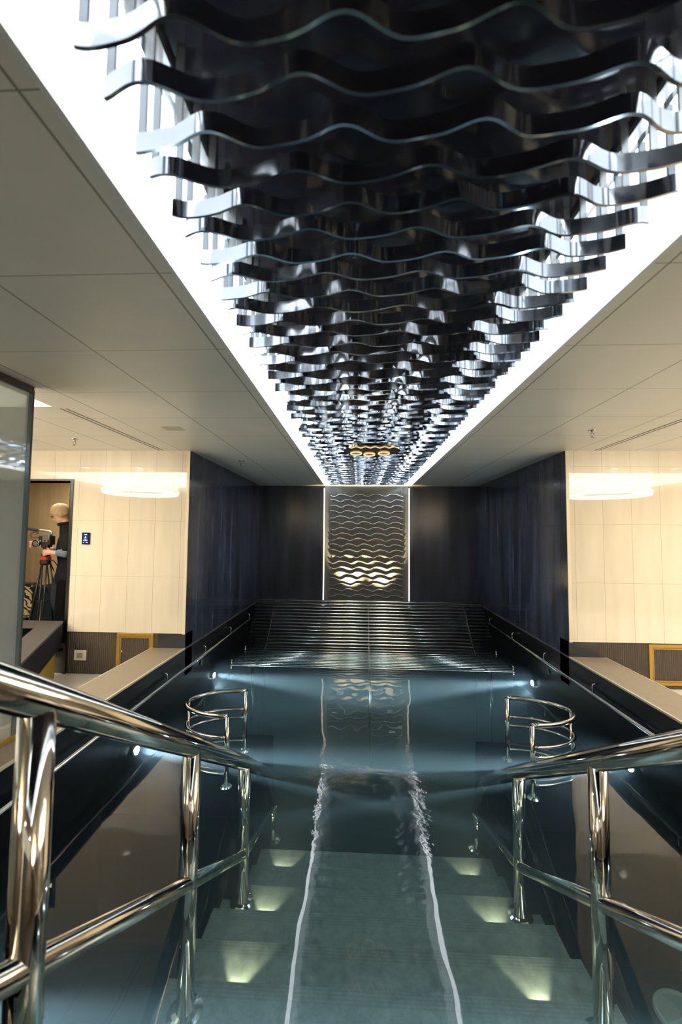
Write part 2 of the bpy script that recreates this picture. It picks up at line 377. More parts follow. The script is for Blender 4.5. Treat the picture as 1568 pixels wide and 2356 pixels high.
# coping slabs on the pool rim
for i, s in enumerate((-1, 1)):
    c = empty('pool_coping', (s*2.28, 2.4, ZCOP))
    MB().box(s*(W + .008), s*2.47, .2, YN - .002, ZCOP - .02, ZCOP + .002).build('slab', M['stone'], c, .003)
    q = MB(); q.box(s*(W - .006), s*(W + .008), .2, YN - .002, ZCOP - .012, ZCOP + .004); q.box(s*2.47, s*2.48, .2, YN - .002, ZCOP - .02, ZCOP + .004)
    q.build('edge_strip', M['stone_edge'], c)
    MB().box(s*2.45, s*2.475, .2, YN - .002, 0, ZCOP - .02).build('outer_face', M['stone'], c)
    tag(c, 'brown stone coping along the %s rim of the pool' % ('left', 'right')[i], 'coping')
    struct(MB().box(s*(W - .012), s*W, YN, YF, ZCOP - .01, ZCOP + .006).build('trim_%d' % (i + 4), mat('ledge_line', (.10, .10, .11), .3)))
    struct(MB().box(s*W, s*(W + .04), YN, YF, ZCOP - .02, ZCOP + .0).build('trim_%d' % (i + 6), M['black']))
# water
wt = MB().box(-2.25, 2.25, .05, YF - .2, -1.55, WZ).build('pool_water', M['water'])
tag(wt, 'dark teal pool water with faint ripples filling the basin', 'water', kind='stuff')

# ------------------------------------------------------------ stairs in the water
def nose(k): return Y0 + DY*k, Z0 + DZ*k
st = empty('pool_staircase', (0, 2.2, -1.42)); HX = 1.15
for k in range(-6, 6):
    y, z = nose(k); yp = nose(k - 1)[0] if k > -6 else .2
    MB().box(-HX, HX, yp + .0005, y, -1.419, z).build('step', M['step'], st, .004)
tag(st, 'grey green stone staircase leading down into the pool', 'stairs')
M['lamp_warm'] = mat('step_lamp_lens', (1, .9, .6), .4, emis=5, ecol=(1, .84, .45))
pos_name = {0: 'highest', 2: 'middle', 4: 'lowest'}
for k in (0, 2, 4):
    y, z = nose(k)
    for i, s in enumerate((-1, 1)):
        t = empty('step_lamp', (s*.82, y, z - .07))
        MB().box(s*.82 - .06, s*.82 + .06, y + .001, y + .008, z - .10, z - .045).build('lens', M['lamp_warm'], t)
        MB().box(s*.82 - .07, s*.82 + .07, y + .0005, y + .006, z - .108, z - .038).build('frame', M['steel_sat'], t)
        tag(t, 'warm lamp in the %s lit pool step riser, %s side' % (pos_name[k], ('left', 'right')[i]), 'step lamp')
        light('step_lamp_beam', 'SPOT', (s*.82, y + .014, z - .065), (s*.80, y + .33, z - .125), P_STEP, (1, .80, .45), spot_size=1.15, spot_blend=.35, shadow_soft_size=.015)

# ------------------------------------------------------------ hand rails of the stairs
def flange(c, r, par):
    return MB().lathe(c, [(r, 0), (r, .006), (r*.75, .016), (r*.5, .022)], 28).build('flange', M['steel'], par)
for i, s in enumerate((-1, 1)):
    x = s*1.0; side = ('left', 'right')[i]
    h = empty('stair_handrail', (x, 2.06, -.8))
    top = [(x, -.35, 2.04), (x, 1.05, 1.178), (x, 2.06, .55), (x, 3.08, -.11), (x, 3.86, -.62), (x, 4.10, -.92), (x, 4.13, -1.06)]
    MB().tube(fillet([top[0], top[3], top[4], top[6]], .22, 8), .050, 24).build('top_rail', M['steel'], h)
    low = [(x, -.35, 1.36), (x, 1.08, .47), (x, 2.09, -.165), (x, 3.10, -.775), (x, 4.13, -1.08)]
    MB().tube(fillet([low[0], low[3], low[4]], .10, 5), .034, 18).build('lower_rail', M['steel'], h)
    for (y, zt, zb) in ((1.05, 1.17, -.36), (2.08, .53, -.75), (3.08, -.12, -1.098), (4.13, -1.03, -1.418)):
        MB().tube([(x, y, zb + .004), (x, y, zt)], .043, 22).build('post', M['steel'], h)
        flange((x, y, zb), .085, h)
    tag(h, 'polished steel stair handrail with posts on the %s side' % side, 'handrail')

# ------------------------------------------------------------ half ring grab rails
for i, s in enumerate((-1, 1)):
    g = empty('grab_rail', (s*1.5, 3.72, -.52))
    cx, cyy = s*1.26, 3.74; ry, rx = .28, .46
    def arc(z, a0=-90, a1=90):
        return [(cx + s*rx*math.cos(math.radians(a)), cyy + ry*math.sin(math.radians(a)), z) for a in [a0 + (a1 - a0)*k/28 for k in range(29)]]
    A = arc(.055)
    path = [(cx, cyy - ry, .055 - .001)] + A[1:-1] + [(cx, cyy + ry, .055)]
    MB().tube(path, .019, 14).build('top_hoop', M['steel'], g)
    for z in (-.12, -.20, -.42):
        MB().tube(arc(z), .012, 12).build('hoop', M['steel'], g)
    for y in (cyy - ry, cyy + ry):
        MB().tube([(cx, y, -.515), (cx, y, .055)], .02, 14).build('post', M['steel'], g)
        flange((cx, y, -.52), .05, g)
    MB().tube([(cx + s*rx*.98, cyy, -.515), (cx + s*rx*.98, cyy, .05)], .012, 10).build('post', M['steel'], g)
    tag(g, 'half ring steel grab rail standing in the water near the %s wall' % ('left', 'right')[i], 'grab rail')

# ------------------------------------------------------------ rails along the pool walls
for i, s in enumerate((-1, 1)):
    r = empty('wall_rail', (s*2.05, 4.5, .12))
    MB().tube(fillet([(s*2.09, 7.12, .12), (s*2.045, 7.08, .12), (s*2.045, .3, .12)], .03, 4), .016, 12).build('rail', M['steel_sat'], r)
    for y in (1, 2, 3, 4, 5, 6, 7):
        MB().tube(fillet([(s*2.045, y, .12), (s*2.045, y, .21), (s*2.098, y, .21)], .02, 3), .008, 8).build('bracket', M['steel_sat'], r)
    tag(r, 'thin steel rail on brackets along the %s pool wall' % ('left', 'right')[i], 'rail')
    for q, (y, nm) in enumerate(((3.53, 'middle'), (5.41, 'far'), (1.65, 'nearest added unseen'))):  # last pair is unseen, added to light the water near the viewer
        t = empty('underwater_lamp', (s*2.09, y, -.285))
        MB().lathe((s*2.098, y, -.285), [(.05, 0), (.05, -s*.02), (.042, -s*.026)], 24, 'x').build('bezel', M['steel_sat'], t)
        MB().lathe((s*2.072, y, -.285), [(.034, 0), (.034, -s*.006), (.02, -s*.010)], 24, 'x').build('lens', mat('pool_lamp_lens', (.9, 1, 1), .3, emis=14, ecol=(.85, .97, 1)), t)
        tag(t, '%s white underwater lamp in the %s pool wall' % (nm, ('left', 'right')[i]), 'pool lamp')
    for y, nm in ((5.0, 'far'), (3.2, 'near')):
        t = MB().lathe((s*2.099, y, .0), [(.03, 0), (.03, -s*.006), (.018, -s*.012)], 20, 'x').build('wall_nozzle', M['steel_dark'])
        tag(t, 'small round %s nozzle low in the black %s pool wall' % (nm, ('left', 'right')[i]), 'nozzle')

# floor drains
def drain(x, y, nm):
    d = empty('floor_drain', (x, y, -1.42)); mt = mat('drain_plastic', (.85, .95, .92), .5)
    MB().lathe((x, y, -1.419), [(.165, 0), (.165, .008), (.13, .012)], 40).build('plate', mat('drain_plate', (.70, .80, .78), .5), d)
    ring = [(x + .148*math.cos(a), y + .148*math.sin(a), -1.408) for a in [2*PI*k/40 for k in range(40)]]
    MB().tube(ring, .014, 8, closed=True).build('rim', mt, d)
    q = MB()
    for a in (.35, .35 + PI/2):
        c_, s_ = math.cos(a)*.14, math.sin(a)*.14
        q.tube([(x - c_, y - s_, -1.405), (x + c_, y + s_, -1.405)], .008, 8)
    q.build('cross_bar', mt, d)
    MB().lathe((x, y, -1.406), [(.018, 0), (.018, .012), (.01, .014)], 16).build('screw', M['steel_dark'], d)
    tag(d, nm, 'drain')
drain(-1.92, 3.46, 'pale round drain cover with a cross on the pool floor left of the stairs')
drain(1.90, 2.80, 'pale round drain cover at the bottom right corner beside the stairs')

# ------------------------------------------------------------ water lounger
M['bar'] = mat('lounger_steel', (.94, .92, .88), .22, metal=1)
lg = empty('water_lounger', (0, 6.1, -1.42))
prof = fillet([(0, 6.88, .475), (0, 6.42, .02), (0, 6.18, -.165), (0, 5.50, -.178)], .28, 10)
L_ = [0]
for a, c in zip(prof, prof[1:]): L_.append(L_[-1] + (c - a).length)
def along(d):
    for k in range(len(prof) - 1):
        if L_[k + 1] >= d: return prof[k].lerp(prof[k + 1], (d - L_[k])/(L_[k + 1] - L_[k]))
    return prof[-1]
NB = 27
for k in range(NB):
    p = along(L_[-1]*k/(NB - 1) - 1e-6 if k else 0)
    MB().tube([(-1.885, p.y, p.z), (1.885, p.y, p.z)], .0145 if p.z > -.10 else .0075, 10).build('bar', M['bar'], lg)
for x in (-1.58, 0, 1.58):
    MB().tube([(x, p.y + .012, p.z - .022) for p in prof], .011, 8).build('rib', M['steel_sat'], lg)
    for y, z in ((5.5, -.20), (6.15, -.19)):
        MB().tube([(x, y, -1.42), (x, y, z)], .014, 10).build('leg', M['black'], lg)
for s in (-1, 1):
    for y in (5.46, 6.12): MB().tube([(s*1.87, y + .04, -.25), (s*1.87, y + .04, -.10)], .010, 8).build('end_stud', M['steel'], lg)
tag(lg, 'wide steel bar lounger rising out of the water before the back wall', 'lounger')

# ------------------------------------------------------------ wavy ribbons
HL = .715
def wave(pat, x):
    lam, ph, a2, sl = PATS[pat]
    u = (x + HL)/lam*2*PI + ph
    t = math.sin(u) + a2*math.sin(2*u + .9) + .22*math.sin(x*3.1 + sl)
    return .0215*t
PATS = [(.335, 3.6, .22, 0), (.315, .6, .20, 1.7), (.350, 4.1, .16, 3.0), (.325, 1.1, .25, 4.2), (.340, 3.1, .2, 5.3), (.305, .2, .18, 2.2)]
def ribbon_mesh(pat, axis, sc=1.0, n=110, hgt=.05, th=.008):
    """axis 'y': waves in y, stands in z. axis 'z': waves in z, stands out in -y."""
    V = []; Fs = []
    for k in range(n + 1):
        x = -HL*sc + 2*HL*sc*k/n; f = wave(pat, x/sc)
        e = 1e-3; d = (wave(pat, x/sc + e) - f)/e/sc; nl = math.hypot(1, d); nx, ny = -d/nl*th/2, 1/nl*th/2
        for (sg, h) in ((-1, 0), (1, 0), (1, hgt), (-1, hgt)):
            a, c = x + sg*nx, f + sg*ny
            V.append((a, c, h) if axis == 'y' else (a, -h, c))
    for k in range(n):
        for q in range(4):
            q2 = (q + 1) % 4; Fs.append((k*4 + q, k*4 + q2, k*4 + 4 + q2, k*4 + 4 + q))
    Fs += [(0, 3, 2, 1), (n*4, n*4 + 1, n*4 + 2, n*4 + 3)]
    me = bpy.data.meshes.new('wave_strip'); me.from_pydata(V, [], Fs); me.materials.append(M['ribbon'])
    bm = bmesh.new(); bm.from_mesh(me); bmesh.ops.recalc_face_normals(bm, faces=bm.faces)
    for f in bm.faces: f.smooth = True
    for e in bm.edges:
        if len(e.link_faces) == 2 and e.calc_face_angle() > .8: e.smooth = False
    bm.to_mesh(me); bm.free(); return me
RM = [ribbon_mesh(p, 'y') for p in range(6)]
post_me = bpy.data.meshes.new('post'); q = MB().box(-.010, .010, -.003, .003, 0, .205); post_me.from_pydata(q.v, [], q.f); post_me.materials.append(M['steel_dark'])
post2_me = bpy.data.meshes.new('post_bright'); post2_me.from_pydata(q.v, [], q.f); post2_me.materials.append(M['steel_sat'])
seq = [0, 1, 4, 3, 2, 5]
NR = 68; RY0, RDY = .595, .1055
def lk(name, me, par, loc=(0, 0, 0)):
    o = bpy.data.objects.new(name, me); COL.objects.link(o); o.parent = par; o.location = loc; return o
for k in range(NR):
    y = RY0 + RDY*k
    t = empty('wave_ribbon', (-.01, y, ZC + .003)); p = seq[k % 6]
    lk('strip', RM[p], t)
    if k < 45:
        for xx, me in ((-.700, post_me), (-.60, post2_me), (.60, post2_me), (.700, post_me)):
            lk('mounting_post', me, t, (xx, wave(p, xx), .05))
    else:
        for xx in (-.66, .66): lk('mounting_post', post_me, t, (xx, wave(p, xx), .05))
    tag(t, 'dark glossy wavy ribbon across the ceiling slot, %s from the camera' % ordinal(k + 1), 'ribbon', 'wavy ribbons hanging in the ceiling slot')
for i, s in enumerate((-1, 1)):
    o = MB().box(s*.635 - .01, s*.665 - .01, -1.4, YF - .02, 2.775, 2.799).build('mounting_rail', M['steel_sat'])
    tag(o, 'long steel mounting rail above the ribbon ends, %s side' % ('left', 'right')[i], 'rail')
o = MB().box(-.71, .69, -1.45, YF - .01, 2.80, 2.82).build('backing_panel', M['panel'])
tag(o, 'long black mirror panel above the wavy ceiling ribbons', 'panel')
for i, s in enumerate((-1, 1)):
    o = MB().box(s*(SL - .046), s*(SL - .004), -1.5, YF - .002, 2.580, 2.591).build('led_strip', M['led'])
    tag(o, 'white light strip along the %s edge of the ceiling slot' % ('left', 'right')[i], 'light strip')
    o = MB().tube([(s*.90, -1.45, 2.66), (s*.90, YF - .05, 2.66)], .016, 10).build('led_tube', M['tube'])
    tag(o, 'hidden white light tube above the %s slot ledge' % ('left', 'right')[i], 'light tube')
# back wall ribbons
WM = [ribbon_mesh(p, 'z', .985) for p in range(6)]
M['wribbon'] = mat('wall_ribbon_steel', (.86, .84, .80), .26, metal=1)
for me in WM: me.materials[0] = M['wribbon']
wseq = [0, 3, 1, 3, 2, 5, 0, 4, 2, 5, 1, 3, 0, 4, 2, 1, 0, 5, 2]
for k in range(19):
    z = 2.365 - (2.365 - .43)*k/18
    t = empty('wall_ribbon', (-.015, YF + .045, z)); lk('strip', WM[wseq[k]], t)
    tag(t, 'wavy steel ribbon on the back wall niche, %s from the top' % ordinal(k + 1), 'ribbon', 'wavy ribbons stacked on the back wall')
for i, x in enumerate((-.69, .66)):
    o = MB().box(x - .006, x + .006, YF + .0505 - .012, YF + .0495, .34, ZC - .01).build('ribbon_upright', M['steel_dark'])
    tag(o, 'thin dark upright behind the wall ribbons, %s side' % ('left', 'right')[i], 'upright')
for i, x in enumerate((-.838, .800)):
    o = MB().box(x - .012, x + .012, YF - .012, YF - .0005, .33, ZC - .04).build('vertical_led_strip', M['ledwarm'])
    tag(o, 'vertical light strip beside the %s edge of the back wall ribbons' % ('left', 'right')[i], 'light strip')
for i, s in enumerate((-1, 1)):
    x = s*.30 - .02
    o = MB().lathe((x, YF - .40, ZCOP - .02), [(.045, 0), (.045, .04), (.035, .045)], 20).build('uplight', M['steel_dark'])
    tag(o, '%s warm uplight at the foot of the ribbon niche' % ('left', 'right')[i], 'uplight')
# oval below the far ribbons: a supposed reflection built as a solid plate
ov = empty('oval_reflection', (-.03, 4.38, 2.53))
V = []; n = 48
q = MB()
for z in (2.512, 2.535):
    for k in range(n):
        a = 2*PI*k/n; V.append((-.03 + .31*math.cos(a), 4.38 + .30*math.sin(a)*(1 + .05*math.cos(6*a)), z))
q.add(V, [tuple(range(n)), tuple(range(n, 2*n))] + [(k, (k+1) % n, n + (k+1) % n, n + k) for k in range(n)])
q.build('plate', M['bronze'], ov)
for x, y in ((-.20, 4.50), (-.05, 4.56), (.11, 4.50)):
    MB().tube([(x + .06*math.cos(a), y + .085*math.sin(a), 2.508) for a in [2*PI*k/24 for k in range(24)]], .008, 8, closed=True).build('ring', M['gold'], ov)
wv = [(-.27 + .50*k/40, 4.18 + .03*math.sin(k*.8), 2.508) for k in range(41)]
MB().tube(wv, .005, 6).build('wavy_glint', M['gold'], ov)
tag(ov, 'dark oval reflection with golden rings, built solid below the far ribbons', 'light fixture')

# ------------------------------------------------------------ drum lamps, downlights, sprinklers and other fittings
M['drum'] = mat('drum_glow', (1, .85, .6), .5, emis=6, ecol=(1, .84, .60))
M['drum2'] = mat('drum_rim_glow', (1, .9, .7), .5, emis=11, ecol=(1, .88, .66))
def drum_lamp(c, nm, zb=2.30):
    t = empty('drum_lamp', (c[0], c[1], zb))
    for k in range(9):
        r = .60 + .025*math.sin(k*2.1); z = zb + .045*k
        mm = M['drum2'] if k == 0 else M['drum']
        if zb < 2.2: z = zb + .030*k
        ring = [(c[0] + r*math.cos(a), c[1] + r*math.sin(a), z) for a in [2*PI*j/48 for j in range(48)]]
        MB().tube(ring, .020 if k == 0 else .011, 8, closed=True).build('glowing_ring', mm, t)
    for a in (0, 2.1, 4.2): MB().tube([(c[0] + .58*math.cos(a), c[1] + .58*math.sin(a), zb), (c[0] + .58*math.cos(a), c[1] + .58*math.sin(a), 2.80 if zb > 2.2 else ZC)], .005, 6).build('hanger', M['steel_sat'], t)
    tag(t, nm, 'lamp')
for i, s in enumerate((-1, 1)):
    drum_lamp((s*4.05, 2.0), 'round drum lamp of glowing rings in the %s ceiling recess' % ('left', 'right')[i])
    drum_lamp((s*2.8, -1.7), 'round drum lamp of glowing rings in the hall behind the viewer, %s side' % ('left', 'right')[i], 2.18)
    for x in (2.55, 3.35, 4.15):
        if x == 2.55: continue
        d = empty('downlight', (s*x, 3.35, ZC))
        MB().lathe((s*x, 3.35, ZC - .004), [(.045, .0), (.05, .003), (.05, .004)], 24).build('trim_ring', M['steel_sat'], d)
        MB().lathe((s*x, 3.35, ZC - .006), [(.032, 0), (.034, .004)], 24).build('lens', mat('downlight_lens', (1, .9, .7), .5, emis=10, ecol=(1, .86, .6)), d)
        tag(d, 'small recessed downlight in the %s ceiling, %s the wall corner' % (('left', 'right')[i], 'nearer' if x < 4 else 'farther from'), 'downlight')
def ceiling_spot(x, y, nm, p, em):
    d = empty('ceiling_spot', (x, y, ZC))
    MB().lathe((x, y, ZC - .004), [(.05, .0), (.055, .003), (.055, .004)], 24).build('trim_ring', M['steel_sat'], d)
    MB().lathe((x, y, ZC - .006), [(.038, 0), (.04, .004)], 24).build('lens', mat('spot_lens', (1, .9, .7), .5, emis=em, ecol=(1, .84, .58)), d)
    tag(d, nm, 'ceiling spot'); light('ceiling_spot_beam', 'SPOT', (x, y, ZC - .02), (x, y, 0), p, (1, .86, .62), spot_size=1.6, spot_blend=1, shadow_soft_size=.04)
for i, s in enumerate((-1, 1)): ceiling_spot(s*2.25, 2.0, 'warm recessed spot in the ceiling above the %s coping' % ('left', 'right')[i], 8, 60)
for x, nm in ((-2.7, 'far left'), (-.9, 'left of the slot'), (.9, 'right of the slot'), (3.4, 'far right')): ceiling_spot(x, -2.2, 'warm recessed spot in the hall ceiling behind the viewer, %s' % nm, 12, 150)
def sprinkler(x, y, nm):
    t = empty('sprinkler', (x, y, ZC))
    MB().lathe((x, y, ZC), [(.035, 0), (.033, -.006), (.012, -.010), (.012, -.03)], 20).build('escutcheon', M['steel_sat'], t)
    q = MB(); q.tube([(x - .012, y, ZC - .03), (x - .014, y, ZC - .045), (x, y, ZC - .06)], .003, 6); q.tube([(x + .012, y, ZC - .03), (x + .014, y, ZC - .045), (x, y, ZC - .06)], .003, 6)
    q.build('yoke', M['steel_sat'], t)
    MB().lathe((x, y, ZC - .062), [(.016, 0), (.016, -.003)], 16).build('deflector', M['brass'], t)
    tag(t, nm, 'sprinkler')
sprinkler(1.90, 3.64, 'small metal sprinkler in the right ceiling above the beige wall')
sprinkler(-1.69, 5.14, 'small metal sprinkler in the alcove ceiling on the left')
sprinkler(-3.05, 3.93, 'tiny sprinkler in the left ceiling near the doorway')
o = MB().box(-1.93, -1.76, 3.47, 3.60, ZC - .004, ZC).build('access_plate', mat('access_plate', (.55, .50, .34), .5)); tag(o, 'thin rectangular cover plate in the left ceiling', 'cover plate')
for i, s in enumerate((-1, 1)):
    t = empty('air_slot', (s*2.43, 3.7, ZC)); q = MB()
    for dx in (0, .045): q.box(s*(2.40 + dx), s*(2.412 + dx), 2.95, YN - .03, ZC - .0015, ZC + .001)
    q.build('groove', mat('air_slot_dark', (.16, .15, .11), .6), t)
    tag(t, 'twin line air slot running along the %s ceiling' % ('left', 'right')[i], 'air slot')
# thermostat touch panel
t = empty('touch_panel', (-3.285, YN, 1.53))
MB().box(-3.33, -3.24, YN - .018, YN, 1.46, 1.595).build('body', mat('black_plastic', (.01, .01, .015), .2), t, .004)
MB().box(-3.318, -3.252, YN - .020, YN - .018, 1.475, 1.583).build('screen', mat('blue_screen', (.01, .02, .15), .2, emis=.10, ecol=(.03, .06, .8)), t)
q = MB(); q.box(-3.300, -3.270, YN - .0215, YN - .020, 1.568, 1.576); q.box(-3.308, -3.262, YN - .0215, YN - .020, 1.502, 1.510); q.box(-3.296, -3.274, YN - .0215, YN - .020, 1.517, 1.524); q.box(-3.275, -3.258, YN - .0215, YN - .020, 1.478, 1.486); q.box(-3.312, -3.302, YN - .0215, YN - .020, 1.478, 1.484)
q.build('screen_line', mat('screen_text', (.3, .5, 1), .3, emis=1.2, ecol=(.35, .55, 1)), t)
MB().add([(-3.297, YN - .0213, 1.533), (-3.273, YN - .0213, 1.533), (-3.285, YN - .0213, 1.556), (-3.297, YN - .020, 1.533), (-3.273, YN - .020, 1.533), (-3.285, YN - .020, 1.556)], [(0, 1, 2), (5, 4, 3), (0, 3, 4, 1), (1, 4, 5, 2), (2, 5, 3, 0)]).build('screen_icon', mat('screen_icon', (.5, .8, .3), .3, emis=.9, ecol=(.5, .85, .35)), t)
tag(t, 'small black touch panel with blue screen on the left beige wall', 'control panel')
t = empty('wall_switch', (-3.31, YN, .21)); yy = YN + .012
MB().box(-3.375, -3.235, yy - .012, yy, .15, .265).build('plate', mat('switch_white', (.82, .76, .62), .4), t, .004)
MB().box(-3.338, -3.272, yy - .018, yy - .012, .178, .236).build('rocker', mat('switch_grey', (.36, .33, .28), .4), t, .002)
tag(t, 'white wall switch with grey rocker on the dark left skirting', 'switch')
def hatch(x0, x1, z0, z1, nm, knob):
    t = empty('access_hatch', ((x0 + x1)/2, YN, z0)); yy = YN + .012
    q = MB(); w_ = .035
    q.box(x0, x0 + w_, yy - .014, yy, z0, z1); q.box(x1 - w_, x1, yy - .014, yy, z0, z1); q.box(x0 + w_, x1 - w_, yy - .014, yy, z0, z0 + w_); q.box(x0 + w_, x1 - w_, yy - .014, yy, z1 - w_, z1)
    q.build('frame', M['brass'], t, .003)
    q = MB(); a, w2 = w_ + .004, .012
    q.box(x0 + a, x0 + a + w2, yy - .010, yy, z0 + a, z1 - a); q.box(x1 - a - w2, x1 - a, yy - .010, yy, z0 + a, z1 - a); q.box(x0 + a + w2, x1 - a - w2, yy - .010, yy, z1 - a - w2, z1 - a); q.box(x0 + a + w2, x1 - a - w2, yy - .010, yy, z0 + a, z0 + a + w2)
    q.build('inner_frame', M['brass'], t)
    MB().box(x0 + .052, x1 - .052, yy - .004, yy, z0 + .052, z1 - .052).build('door', M['skirt'], t)
    if knob: MB().lathe((x0 + .062, yy - .004, (z0 + z1)/2 + .02), [(.012, 0), (.012, -.01), (.008, -.013)], 16, 'y').build('lock', M['steel_sat'], t)
    tag(t, nm, 'access hatch')
hatch(-2.885, -2.462, .012, .462, 'brass framed access hatch in the dark left skirting', True)
hatch(2.93, 3.62, .03, .458, 'brass framed access hatch in the dark right skirting', False)
o = MB().box(2.96, 3.62, YN - .01, YN + .012, 0, .025).build('threshold_strip', M['bronze_trim']); tag(o, 'dark strip on the deck below the right brass framed hatch', 'strip')

# ------------------------------------------------------------ doorway and the room behind it
q = MB(); q.box(DX1 - .02, DX1 + .012, YN - .012, YN + .2, .0, DZT + .02); q.box(DX0, DX1 - .02, YN - .012, YN + .2, DZT, DZT + .02); q.box(DX0 - .012, DX0 + .02, YN - .012, YN + .2, 0, DZT + .02)
struct(q.build('door_1', M['steel_dark']))
q = MB(); q.box(DX1 - .024, DX1 - .019, YN - .013, YN + .2, .5, DZT); 
struct(q.build('trim_8', M['black']))
struct(MB().box(-6, -2.6, 6.0, 6.1, 0, ZC).build('wall_room_back', tiled('tan_wall', (.44, .34, .20), (.33, .25, .15), [(0, .6, .1, .003)], rough=.5, var=.12, streak=(14, 1, .6))))
struct(MB().box(-6.1, -6, 4.7, 6.1, 0, ZC).build('wall_room_left', mat('tan_side', (.44, .34, .20), .5)))
struct(MB().box(-2.62, -2.6, 4.73, 6.0, 0, ZC).build('wall_room_right', mat('tan_side_right', (.44, .34, .20), .5)))
struct(MB().box(-6, -2.6, 4.72, 6.1, ZC, ZC + .03).build('ceiling_room', mat('room_ceiling', (.5, .44, .34), .5)))
struct(MB().box(-6, -2.62, YN + .02, 6.0, -.1, .17).build('floor_room', mat('room_floor', (.05, .045, .04), .5)))
def zebra():
    m, N, L, b = new_mat('zebra_print'); g = N.new('ShaderNodeNewGeometry')
    w_ = N.new('ShaderNodeTexWave'); w_.bands_direction = 'DIAGONAL'; w_.inputs['Scale'].default_value = 5.5; w_.inputs['Distortion'].default_value = 9; w_.inputs['Detail Scale'].default_value = 1.6
    mp = N.new('ShaderNodeMapping'); mp.inputs['Scale'].default_value = (1, 0, 1.3); L.new(g.outputs['Position'], mp.inputs[0]); L.new(mp.outputs[0], w_.inputs['Vector'])
    r = N.new('ShaderNodeValToRGB'); r.color_ramp.interpolation = 'CONSTANT'; r.color_ramp.elements[0].color = (.02, .015, .01, 1); r.color_ramp.elements[1].position = .42; r.color_ramp.elements[1].color = (.62, .52, .28, 1)
    L.new(w_.outputs['Fac'], r.inputs[0]); L.new(r.outputs[0], b.inputs['Base Color']); b.inputs['Roughness'].default_value = .6; return m
t = empty('zebra_chair', (-4.6, 5.5, .17))
MB().box(-5.15, -4.71, 5.50, 5.60, .40, .86).build('backrest', zebra(), t, .02)
MB().box(-5.17, -4.69, 5.49, 5.61, .86, .885).build('top_rail', M['bronze_trim'], t)
MB().box(-5.15, -4.71, 5.60, 5.97, .40, .55).build('seat', zebra(), t, .02)
for x in (-5.13, -4.73):
    for y in (5.52, 5.94): MB().tube([(x, y, .17), (x, y, .41)], .015, 8).build('leg', M['black'], t)
tag(t, 'zebra print chair back behind the tripod in the doorway', 'chair')
t = empty('storage_bench', (-4.2, 5.6, .17))
MB().box(-4.67, -3.3, 5.45, 5.95, .17, .80).build('body', M['black_matte'], t, .01)
MB().box(-4.68, -3.29, 5.43, 5.96, .80, .84).build('lid', M['black_matte'], t, .006)
tag(t, 'black bench box against the tan wall behind the tripod', 'bench')

# parapet of the side steps
def prism(pts, z0, z1):
    n = len(pts); V = [(x, y, z0) for x, y in pts] + [(x, y, z1) for x, y in pts]
    return MB().add(V, [tuple(range(n)), tuple(range(n, 2*n))] + [(k, (k+1) % n, n + (k+1) % n, n + k) for k in range(n)])
t = empty('stair_parapet', (-3.1, 3.8, 0))
a0, a1 = Vector((-3.47, 4.46)), Vector((-2.72, 3.02)); d = (a1 - a0).normalized(); nn = Vector((d.y, -d.x))
if nn.x > 0: nn = -nn
P = [a0, a1, a1 + nn*.22, a0 + nn*.22]
L2 = [(-3.47, 4.46), (-2.72, 3.02), (-2.95, 3.02), (-3.56, 4.18), (-4.6, 4.18), (-4.6, 4.46)]
prism(L2, .58, .60).build('cap', mat('parapet_cap', (.085, .075, .072), .7, spec=.2), t)
L3 = [(-3.475, 4.455), (-2.725, 3.025), (-2.76, 3.025), (-3.50, 4.43), (-4.6, 4.43), (-4.6, 4.455)]
prism(L3, .33, .58).build('fascia', mat('parapet_fascia', (.008, .010, .015), .8, spec=.1), t)
L4 = [(-3.50, 4.40), (-2.85, 3.15), (-2.95, 3.15), (-3.58, 4.38)]
prism(L4, 0, .33).build('base_panel', mat('ochre_panel', (.36, .24, .03), .5), t)
tag(t, 'dark low parapet with ochre base panel in front of the doorway', 'parapet')
o = MB().box(-4.6, -3.72, 3.3, 4.1, 0, .17).build('side_step', M['stone']); tag(o, 'brown stone step behind the low parapet before the doorway', 'step')

# glass screen at the left
gx = -2.30
t = empty('glass_screen', (gx, 1.2, ZCOP))
MB().box(gx - .006, gx + .006, -.4, 2.47, ZCOP + .03, ZC - .045).build('pane', M['glass'], t)
MB().box(gx - .008, gx + .008, 2.47, 2.50, ZCOP + .004, ZC - .02).build('glass_edge', M['glass_edge'], t)
MB().box(gx - .014, gx + .010, 2.50, 2.512, ZCOP + .004, ZC - .02).build('edge_trim', M['bronze_trim'], t)
MB().box(gx - .016, gx + .016, -.4, 2.50, ZC - .045, ZC - .002).build('top_channel', M['bronze_trim'], t)
MB().box(gx - .014, gx + .014, -.4, 2.50, ZCOP + .003, ZCOP + .03).build('bottom_channel', M['brass'], t)
tag(t, 'tall grey glass screen standing on the left coping', 'glass screen')
